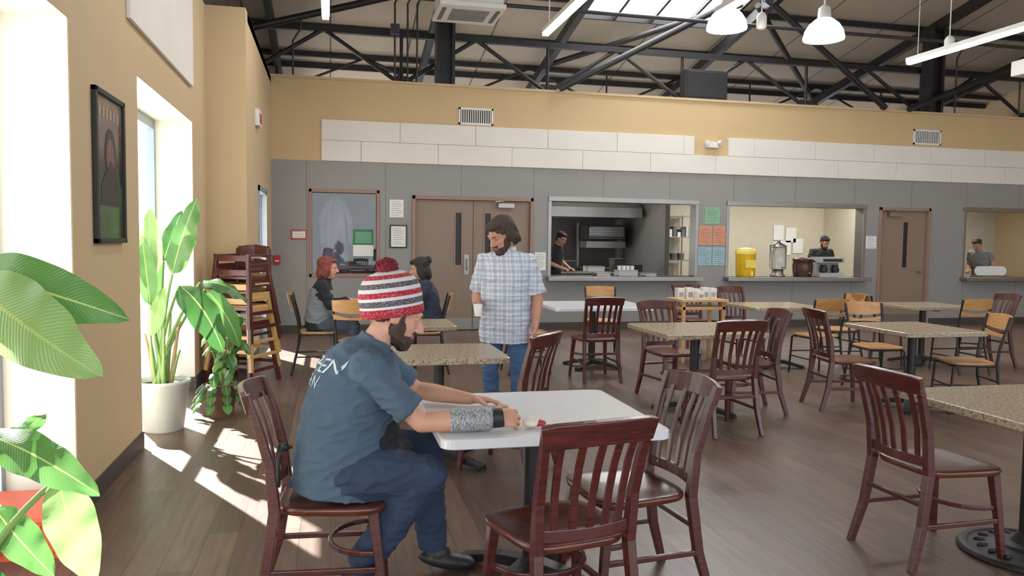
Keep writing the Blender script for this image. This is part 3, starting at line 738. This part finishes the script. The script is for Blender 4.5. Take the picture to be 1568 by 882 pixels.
    dg=bpy.context.evaluated_depsgraph_get(); me=D.meshes.new_from_object(tmp.evaluated_get(dg)); me.name=name
    bv=BVHTree.FromPolygons(mb.v,mb.f)
    for m in mats: me.materials.append(m)
    while len(me.materials)<9: me.materials.append(mats[0])
    idx=[0]*len(me.polygons)
    for i,p in enumerate(me.polygons):
        r=bv.find_nearest(p.center); idx[i]=mb.m[r[2]] if r[2] is not None else 0
    cl=set()
    for i,p in enumerate(me.polygons):
        if idx[i] in (SHIRT,PANTS,X1): cl.update(p.vertices)
    hr=set()
    for i,p in enumerate(me.polygons):
        if idx[i]==HAIR: hr.update(p.vertices)
    nr=[v.normal.copy() for v in me.vertices]
    for vi in cl:
        v=me.vertices[vi]; q=v.co
        d=noise.noise(V((q.x*9,q.y*9,q.z*14)))*.009+(1-abs(noise.noise(V((q.x*11+q.z*9,q.y*11-q.z*7,q.z*20)))))**3*.008-.004+noise.noise(V((q.x*26,q.y*26,q.z*30)))*.002
        v.co=q+nr[vi]*d
    for vi in hr:
        v=me.vertices[vi]; q=v.co; v.co=q+nr[vi]*(noise.noise(V((q.x*70,q.y*70,q.z*25)))*.006)
    for v in me.vertices:
        if v.co.z<.001: v.co.z=.001
    me.polygons.foreach_set('material_index',idx); me.polygons.foreach_set('use_smooth',[True]*len(idx)); me.update()
    D.objects.remove(tmp)
    e=empty(name,(loc[0],loc[1],0),rz_)
    body=D.objects.new('body',me); COL.objects.link(body); body.parent=e
    b=MB()
    for k in (-1,1):
        for r,y,m in ((.0095,.0765,0),(.0052,.0818,1)):
            b.ell(V(J['hed'])+R@(V((k*.031,y,.0115))*head_s),(r*head_s,)*3,m,n=12,m=8)
    b.build('eyes',[M('eye_white',(196,188,180),.2),M('eye_iris',(50,35,28),.15)],parent=e)
    return e,R,me
def skin(name,c): 
    t=NT(name); v=t.coords(); n=t.noise(v,14); c=lin(c); t.col(t.ramp(n,[(.3,tuple(x*.88 for x in c[:3])+(1,)),(.7,c)])); t.rough(.5)
    t.b.inputs['Subsurface Weight'].default_value=.08; t.b.inputs['Subsurface Radius'].default_value=(.02,.008,.004); return t.m
def cloth(name,c,var=.15): return M(name,c,.9,var=var,scale=5,bump=.15,bscale=350)
sk1=skin('skin_light',(206,152,128)); sk2=skin('skin_tan',(192,138,112)); lip=M('lips',(170,95,88),.5)
shoe=M('shoe_black',(34,34,38),.5); hbr=M('hair_dark_brown',(58,42,34),.7,var=.4,scale=40,bump=.5,bscale=120); hbl=M('hair_black',(28,24,26),.7,var=.4,scale=40); hrd=M('hair_auburn',(120,50,36),.6,var=.4,scale=40)
jean=cloth('denim_dark',(42,56,82)); jean2=cloth('denim_blue',(66,96,136))
def wrapmat():
    t=NT('arm_wrap_knit'); v=t.coords('Object',(60,160,60)); n=t.noise(v,1.5,3); t.col(t.ramp(n,[(.35,lin((74,76,82))),(.62,lin((176,178,182)))])); t.rough(.45); t.bump(n,.5,.004); return t.m

J1=dict(pel=(0,.03,.57),wai=(0,.05,.72),che=(0,.105,.92),nec=(0,.165,1.075),hed=(0,.265,1.185),look=(.05,.87,-.42),
 shR=(.205,.125,1.0),elR=(.27,.335,.79),wrR=(.29,.60,.80),hdR=(-.05,1,-.02),pnR=(-.75,.1,-.6),curlR=.75,wrapR=1,
 shL=(-.205,.155,1.01),elL=(-.29,.37,.81),wrL=(-.17,.60,.785),hdL=(.25,1,-.05),pnL=(.25,0,-1),curlL=.3,
 hipR=(.1,.06,.555),knR=(.18,.37,.56),anR=(.1,.1,.15),toeR=(.11,.24,.04),
 hipL=(-.1,.06,.555),knL=(-.18,.40,.56),anL=(-.17,.44,.1),toeL=(-.18,.62,.055))
def apron(mb,J):
    ringloft(mb,[(V((0,.085,.62)),.16,.17,V((1,0,0))),(V((0,.11,.72)),.16,.165,V((1,0,0))),(V((0,.15,.88)),.12,.125,V((1,0,0)))],X1)
    mb.ell((0,.2,.63),(.19,.13,.05),X1)
main,Rm,me_main=figure('seated_man',(0.01,3.27),(1,0),J1,[sk1,cloth('tshirt_slate',(68,88,108)),jean,shoe,hbr,lip,cloth('apron_black',(28,30,36)),wrapmat(),m_black],('nape','beard'),W=1.17,Dp=1.42,sleeve=.8,hem=.1,vox=.0045,extra=apron,head_s=1.04,legw=1.22,slw=1.1)
tc=D.curves.new('print_txt','FONT'); tc.body='KITCHEN\nCREW'; tc.size=.075; tc.align_x='CENTER'; tc.space_line=.9
to=D.objects.new('t',tc); COL.objects.link(to); dg=bpy.context.evaluated_depsgraph_get(); tm=D.meshes.new_from_object(to.evaluated_get(dg)); D.objects.remove(to)
import bmesh
bm=bmesh.new(); bm.from_mesh(tm); bmesh.ops.subdivide_edges(bm,edges=bm.edges,cuts=1); bmesh.ops.triangulate(bm,faces=bm.faces); bm.to_mesh(tm); bm.free()
bvb=BVHTree.FromPolygons([v.co for v in me_main.vertices],[tuple(p.vertices) for p in me_main.polygons])
for v in tm.vertices:
    z=.97+v.co.y; x=v.co.x+.02; h=bvb.ray_cast(V((x,-.6,z)),V((0,1,0)))
    v.co=(h[0]+V((0,-.003,0))) if h[0] else V((x,0,z))
tm.materials.append(M('print_white',(190,202,210),.8)); po=D.objects.new('shirt_print',tm); COL.objects.link(po); po.parent=main
def hatmat():
    t=NT('beanie_knit'); v=t.coords('Object'); sp=t.new('ShaderNodeSeparateXYZ'); t.l(v,sp.inputs[0])
    z=t.math('DIVIDE',sp.outputs[2],.2); red=lin((160,22,42)); wh=lin((208,204,208)); ch=lin((72,70,76))
    c=t.ramp(z,[(0,red),(.17,wh),(.22,ch),(.34,wh),(.41,red),(.52,wh),(.60,ch),(.70,wh),(.78,red),(.86,wh)],True)
    sp2=t.noise(t.coords('Object',(1,1,1)),160,2); c=t.mix(t.math('MULTIPLY',t.math('GREATER_THAN',sp2,.56),.25),c,wh)
    t.col(c); t.rough(.95); t.bump(sp2,.6,.004); return t.m
b=MB(); n=72; rs=[]
for r,z in ((.094,-.004),(.102,.0),(.105,.015),(.104,.035),(.1015,.042),(.104,.07),(.103,.1),(.096,.13),(.08,.158),(.055,.178),(.025,.188),(.004,.19)):
    rs.append([V((r*.98*math.cos(q)*(1+.012*math.cos(36*q)),r*1.12*math.sin(q)*(1+.012*math.cos(36*q)),z)) for q in [2*math.pi*i/n for i in range(n)]])
b.rings(rs); hat=b.build('beanie',[hatmat()],parent=main)
Hm=Matrix.Translation(V((0,.243,1.185)))@Matrix.Rotation(math.radians(7),4,'X')@Matrix.Diagonal((1.12,1.13,.98,1)); hat.matrix_local=Hm
b=MB(); b.ell((0,0,.2),(.038,.038,.036),0,n=28,m=18)
for i in range(320):
    a=random.uniform(0,6.28); ph=math.acos(random.uniform(-1,1)); d=V((math.sin(ph)*math.cos(a),math.sin(ph)*math.sin(a),math.cos(ph))); p=V((0,0,.2)); b.cyl(p+d*.032,p+d*random.uniform(.041,.046),.005,.002,0,5)
pm=b.build('pompom',[M('pompom_wool',(112,26,40),.95,var=.5,scale=90)],parent=main); pm.matrix_local=Hm
b=MB(); b.tube([(.05,-.16,.66),(.07,-.2,.66),(.09,-.21,.62),(.08,-.21,.52)],.007); b.tube([(.05,-.16,.66),(.03,-.21,.67),(.05,-.22,.6),(.06,-.21,.5)],.007); b.ell((.05,-.185,.66),(.02,.016,.018)); b.build('apron_tie',[m_black],parent=main)
e=empty('wrapped_snack',(.785,3.0,.75)); b=MB(); b.ell((0,0,.024),(.04,.03,.022),0,n=20,m=10,rot=Matrix.Rotation(.5,3,'Z')); b.ell((.03,-.005,.02),(.03,.018,.014),1,n=18,m=8)
b.build('wrapper_and_filling',[M('wax_paper',(224,216,204),.7,bump=.6,bscale=50),M('red_wrapper',(170,36,44),.4)],parent=e)

def plaid():
    t=NT('shirt_plaid'); v=t.coords('Object'); sp=t.new('ShaderNodeSeparateXYZ'); t.l(v,sp.inputs[0])
    def line(o,per,w,ph=0): return t.math('LESS_THAN',t.math('FRACT',t.math('DIVIDE',t.math('ADD',o,10+ph),per)),w)
    c=lin((206,211,220))
    xy=t.math('ADD',sp.outputs[0],t.math('MULTIPLY',sp.outputs[1],.6))
    for o in (xy,sp.outputs[2]):
        c=t.mix(t.math('MULTIPLY',line(o,.075,.34),.38),c,lin((104,130,166)))
        c=t.mix(t.math('MULTIPLY',line(o,.075,.07,.03),.45),c,lin((60,72,96)))
    t.col(c); t.rough(.85); return t.m
J2=dict(pel=(0,0,.9),wai=(0,.0,1.05),che=(0,.0,1.23),nec=(0,.02,1.425),hed=(0.02,.085,1.535),look=(.5,.78,-.55),
 shR=(.182,0,1.335),elR=(.255,-.03,1.07),wrR=(.17,.2,.98),hdR=(-.25,1,-.15),pnR=(-.8,.0,.3),curlR=.8,
 shL=(-.182,0,1.335),elL=(-.25,-.03,1.06),wrL=(-.25,.06,.83),hdL=(.0,.2,-1),pnL=(.9,.2,0),curlL=.4,
 hipR=(.1,0,.84),knR=(.115,.02,.47),anR=(.12,-.03,.1),toeR=(.15,.14,.05),hipL=(-.1,0,.84),knL=(-.115,.02,.47),anL=(-.12,-.03,.1),toeL=(-.15,.14,.05))
def collar(mb,J):
    n=V(J['nec'])
    for k in (-1,1):
        mb.ell(n+V((k*.04,.075,-.02)),(.035,.014,.028),SHIRT,Matrix.Rotation(k*.6,3,'Y')); mb.ell(n+V((k*.055,.0,.0)),(.02,.06,.022),SHIRT)
st,_,_=figure('standing_man',(1.34,5.95),(-.5,-.87),J2,[sk2,plaid(),jean2,shoe,hbr,lip],('shaggy','beard'),W=1.13,Dp=1.3,sleeve=.9,hem=.19,vox=.005,head_s=1.08,slw=1.1,extra=collar)
b=MB(); b.lathe([(.026,0),(.034,.09),(.031,.09),(.024,.005)],(.12,.32,.93)); b.build('paper_cup',[m_white],parent=st)

def seated(lean=.05,arm=.3,look=(0,1,-.1)):
    return dict(pel=(0,0,.56),wai=(0,.02,.70),che=(0,lean,.88),nec=(0,lean+.03,1.04),hed=(0,lean+.07,1.16),look=look,
     shR=(.165,lean,.98),elR=(.2,.14,.76),wrR=(.14,arm+.05,.80),hdR=(-.3,1,0),pnR=(0,0,-1),shL=(-.165,lean,.98),elL=(-.2,.14,.76),wrL=(-.14,arm+.05,.80),hdL=(.3,1,0),pnL=(0,0,-1),
     hipR=(.085,.02,.54),knR=(.11,.40,.53),anR=(.11,.36,.1),toeR=(.12,.54,.055),hipL=(-.085,.02,.54),knL=(-.11,.40,.53),anL=(-.11,.36,.1),toeL=(-.12,.54,.055))
def vest(mb,J):
    ringloft(mb,[(V((0,.0,.56)),.176,.14,V((1,0,0))),(V((0,.03,.75)),.17,.138,V((1,0,0))),(V((0,.05,.93)),.165,.13,V((1,0,0)))],X1)
figure('seated_woman',(-.14,8.95),(1,0),seated(look=(.1,1,-.12)),[sk1,cloth('sweater_black',(32,32,38)),cloth('jeans_gray',(70,76,90)),shoe,hrd,lip,cloth('vest_gray',(128,132,140))],('long',),W=.95,Dp=1.0,sleeve=1.2,vox=.007,extra=vest)
figure('seated_person',(1.1,8.8),(-1,.1),seated(look=(0,1,-.25)),[sk2,cloth('sweater_navy',(38,44,64)),jean,shoe,hbl,lip],('bun','long'),W=1,Dp=1.1,sleeve=1.2,vox=.007)
def standing(look=(0,1,-.6),lean=.05):
    J=dict(J2); J.update(pel=(0,0,.9),wai=(0,.02,1.05),che=(0,lean,1.24),nec=(0,lean+.05,1.41),hed=(0,lean+.12,1.53),look=look,shR=(.185,lean,1.35),shL=(-.185,lean,1.35),elR=(.26,.05,1.1),elL=(-.26,.05,1.1),wrR=(.14,.27,1.0),wrL=(-.14,.27,1.0),hdR=(-.3,1,-.2),pnR=(-.2,0,-1),hdL=(.3,1,-.2),pnL=(.2,0,-1)); return J
figure('kitchen_worker',(9.45,13.75),(-.1,-1),standing(),[sk2,cloth('tshirt_olive',(48,54,48)),jean,shoe,hbl,lip],('short','beard'),W=1.1,Dp=1.1,vox=.008)
figure('kitchen_worker',(13.3,13.75),(-.95,-.3),standing((0,1,-.7),.12),[sk1,cloth('tshirt_gray',(128,128,128)),cloth('pants_black',(30,30,36)),shoe,hbr,lip],('short',),W=1.1,Dp=1.15,vox=.008)
figure('kitchen_worker',(4.0,13.9),(.7,-.7),standing((.2,1,-.5)),[sk2,cloth('tshirt_black',(30,30,34)),jean,shoe,hbl,lip],('short',),W=1.0,Dp=1.0,vox=.008)

# ------------------------------------------------------------ kitchen content
e=empty('exhaust_hood',(5.1,16.3,0)); b=MB(); b.add([(-1.4,-.8,2.0),(1.3,-.8,2.0),(1.3,.8,2.0),(-1.4,.8,2.0),(-1.4,-.8,2.2),(1.3,-.8,2.2),(-1.3,-.1,2.75),(1.2,-.1,2.75),(1.2,.8,2.75),(-1.3,.8,2.75)],[(0,1,2,3),(0,4,5,1),(4,6,7,5),(6,9,8,7),(0,3,9,6,4),(1,5,7,8,2),(3,2,8,9)]); b.build('canopy',[m_steel],parent=e)
e=empty('oven_range',(5.9,16.6,0)); b=MB()
b.box(-.5,.5,-.4,.4,.1,.9,1); b.box(-.5,.5,-.42,.4,.9,.93,0); b.box(-.45,.45,-.3,.3,1.35,1.5,0); b.box(-.45,.45,-.3,.3,1.53,1.85,1); b.box(-.4,.4,-.32,-.3,1.6,1.8,0)
for x in (-.48,.48): b.box(x-.02,x+.02,.2,.3,.9,1.9,0)
for k in range(5): b.box(-.42+k*.01,.42,-.34,-.32,1.56+k*.06,1.58+k*.06,0)
for k in range(6): b.cyl((-.4+k*.16,-.46,.82),(-.4+k*.16,-.42,.82),.03,mat=0)
b.build('body',[m_steel,m_black],parent=e,bevel=.005)
e=empty('kitchen_prep_counter',(4.6,14.9,0)); b=MB(); b.box(-.9,1.7,-.3,.3,.86,.9,0); b.box(-.85,1.65,-.25,.25,.25,.28,0)
for x in (-.85,1.65): b.box(x-.02,x+.02,-.25,-.2,0,.86); b.box(x-.02,x+.02,.2,.25,0,.86)
for x,w,h in ((-.5,.3,.12),(-.1,.22,.2),(.35,.35,.1),(.9,.2,.25),(1.25,.25,.14)): b.box(x,x+w,-.2,.1,.9,.9+h,1 if h<.11 else 2); b.box(x-.01,x+w+.01,-.21,.11,.9+h,.91+h,0)
b.build('counter_body',[m_steel,m_white,m_black],parent=e,bevel=.006)
e=empty('food_trays',(4.6,12.85,SILL)); b=MB()
for x,w,h in ((-.15,.25,.05),(.25,.35,.1),(.75,.2,.05)): b.box(x,x+w,-.12,.12,0,h,0); b.box(x-.01,x+w+.01,-.13,.13,h,h+.008,0)
for k in range(4): b.lathe([(.03,0),(.035,.08)],(.3+.08*k,0,.1),1,n=14)
b.build('pans',[m_steel,m_white],parent=e,bevel=.004)
e=empty('wall_shelf_rack',(7.15,15.9,0)); b=MB()
for x in (-.45,.45):
    for y in (-.2,.2): b.cyl((x,y,0),(x,y,2.1),.015)
for z in (.5,1.1,1.6,2.05): b.box(-.47,.47,-.22,.22,z,z+.02)
for i in range(9): b.box(-.42+.1*i,-.35+.1*i,-.15,.15,1.62,1.72+.06*(i%3),1+(i%2))
for i in range(5): b.lathe([(.07,0),(.08,.14)],(-.35+.17*i,0,1.12),2)
b.build('rack',[m_steel,m_white,m_kdark],parent=e)
e=empty('yellow_drink_cooler',(7.32,12.85,SILL)); m_yel=M('yellow_plastic',(226,182,24),.4,var=.05)
b=MB(); b.lathe([(.16,0),(.17,.02),(.18,.38),(.185,.4)],mat=0); b.lathe([(.19,.4),(.19,.46),(.15,.5),(.04,.52)],mat=1); b.cyl((0,-.17,.06),(0,-.23,.06),.02,mat=1); b.box(-.02,.02,-.24,-.2,.02,.1,1); b.box(-.1,.1,-.186,-.17,.16,.3,1)
b.build('cooler',[m_yel,M('yellow_lid',(240,212,90),.4)],parent=e)
def clearm():
    t=NT('clear_plastic'); t.b.inputs['Transmission Weight'].default_value=.8; t.b.inputs['Roughness'].default_value=.1; t.col(lin((220,224,224))); return t.m
e=empty('drink_dispenser',(7.97,12.85,SILL)); b=MB(); b.lathe([(.13,0),(.14,.02),(.1,.05),(.1,.12),(.14,.14)],mat=1); b.lathe([(.14,.14),(.15,.18),(.155,.52),(.14,.54)],mat=0); b.lathe([(.16,.54),(.15,.58),(.05,.62),(.03,.66)],mat=1); b.cyl((0,-.14,.17),(0,-.2,.17),.015,mat=1)
b.build('jar',[clearm(),m_steel],parent=e)
e=empty('coffee_urn',(8.48,12.85,SILL)); b=MB(); b.lathe([(.16,0),(.17,.03),(.185,.2),(.17,.28),(.19,.3),(.18,.33),(.05,.35)],mat=0); b.cyl((0,-.17,.07),(0,-.23,.07),.018,mat=1); b.build('urn',[M('urn_brown',(66,36,30),.3),m_steel],parent=e)
e=empty('coffee_machine',(9.0,12.85,SILL)); b=MB(); b.box(-.25,.25,-.15,.18,.0,.07,0); b.box(-.25,.25,.02,.18,.07,.3,0); b.box(-.25,.25,-.15,.18,.26,.36,0)
for x in (-.12,.12): b.lathe([(.06,.0),(.075,.05),(.05,.11),(.055,.14)],(x,-.06,.08),1)
b.box(-.2,.2,-.155,-.15,.28,.33,1); b.build('brewer',[M('brewer_gray',(170,170,168),.4),m_black],parent=e,bevel=.01)
e=empty('dish_rack',(12.6,12.85,SILL)); b=MB(); b.box(-.3,.3,-.15,.15,0,.03,0)
for i in range(9): b.cyl((-.26+.065*i,-.03,.12),(-.25+.065*i,.0,.12),.09,mat=1,n=20)
b.build('rack_and_plates',[m_steel,m_white],parent=e)
e=empty('hanging_coat',(.08,13.25,0)); b=MB(); rs=[]
for z,w in ((2.18,.03),(2.1,.12),(1.9,.17),(1.5,.19),(1.1,.22),(.98,.22)):
    rs.append([V((w*math.cos(q)*(1+.12*math.sin(5*q+z*3)),.06*math.sin(q)*(1+.3*math.sin(7*q)),z)) for q in [2*math.pi*i/40 for i in range(40)]])
b.rings(rs,0); b.tube([(.12,0,2.08),(.24,.0,1.8),(.25,-.02,1.4)],[.05,.05,.04],0,12); b.tube([(-.12,0,2.08),(-.22,.0,1.8),(-.2,-.02,1.4)],[.05,.05,.04],0,12); b.tube([(0,0,2.17),(0,0,2.26),(0,.03,2.3)],.006,1); b.cyl((0,.03,2.3),(0,.03,2.9),.005,mat=1)
b.build('coat',[cloth('coat_bluegray',(112,118,134)),m_steel],parent=e)
e=empty('green_poster',(.52,YB+.085,1.42)); b=MB(); b.box(-.16,.16,-.004,0,-.22,.22,0); b.box(-.13,.13,-.006,-.004,.0,.18,1); b.box(-.16,.16,-.006,-.004,-.21,-.03,2); b.build('sheet',[M('poster_green',(60,118,84),.7),M('poster_green2',(100,160,124),.7),m_paper],parent=e)
for k,(x,z) in enumerate(((7.9,1.75),(8.15,1.7),(8.3,1.45),(8.05,1.4))):
    e=empty('notice_sheet',(x*1.27,16.19,z)); b=MB(); b.box(-.13,.13,-.01,0,-.17,.17); b.build('sheet',[m_paper],parent=e)

# ------------------------------------------------------------ lights
for x,y,p in ((5,14.6,26),(8.2,14.4,45),(10.5,14.4,28),(13.3,14.4,28),(1.2,14.2,8)):
    e=empty('ceiling_panel_light',(x,y,2.86)); b=MB(); b.box(-.6,.6,-.3,.3,0,.04); b.build('lens',[m_tube if p>10 else m_white],parent=e); area('lamp',(0,0,-.03),1.1,.5,p,e)
s=D.lights.new('sun','SUN'); s.energy=48; s.angle=math.radians(.6); s.color=(1,.97,.93)
so=D.objects.new('sun',s); COL.objects.link(so); so.location=(-6,12,8)
dv=V((.49*math.cos(math.radians(37)),-.872*math.cos(math.radians(37)),-math.sin(math.radians(37)))); so.rotation_euler=dv.to_track_quat('-Z','Y').to_euler()
w=D.worlds.new('sky'); SC.world=w; w.use_nodes=True; bg=w.node_tree.nodes['Background']; bg.inputs[0].default_value=(.86,.93,1,1); bg.inputs[1].default_value=2.5
SC.view_settings.view_transform='Standard'; SC.view_settings.exposure=0; SC.view_settings.gamma=1.08
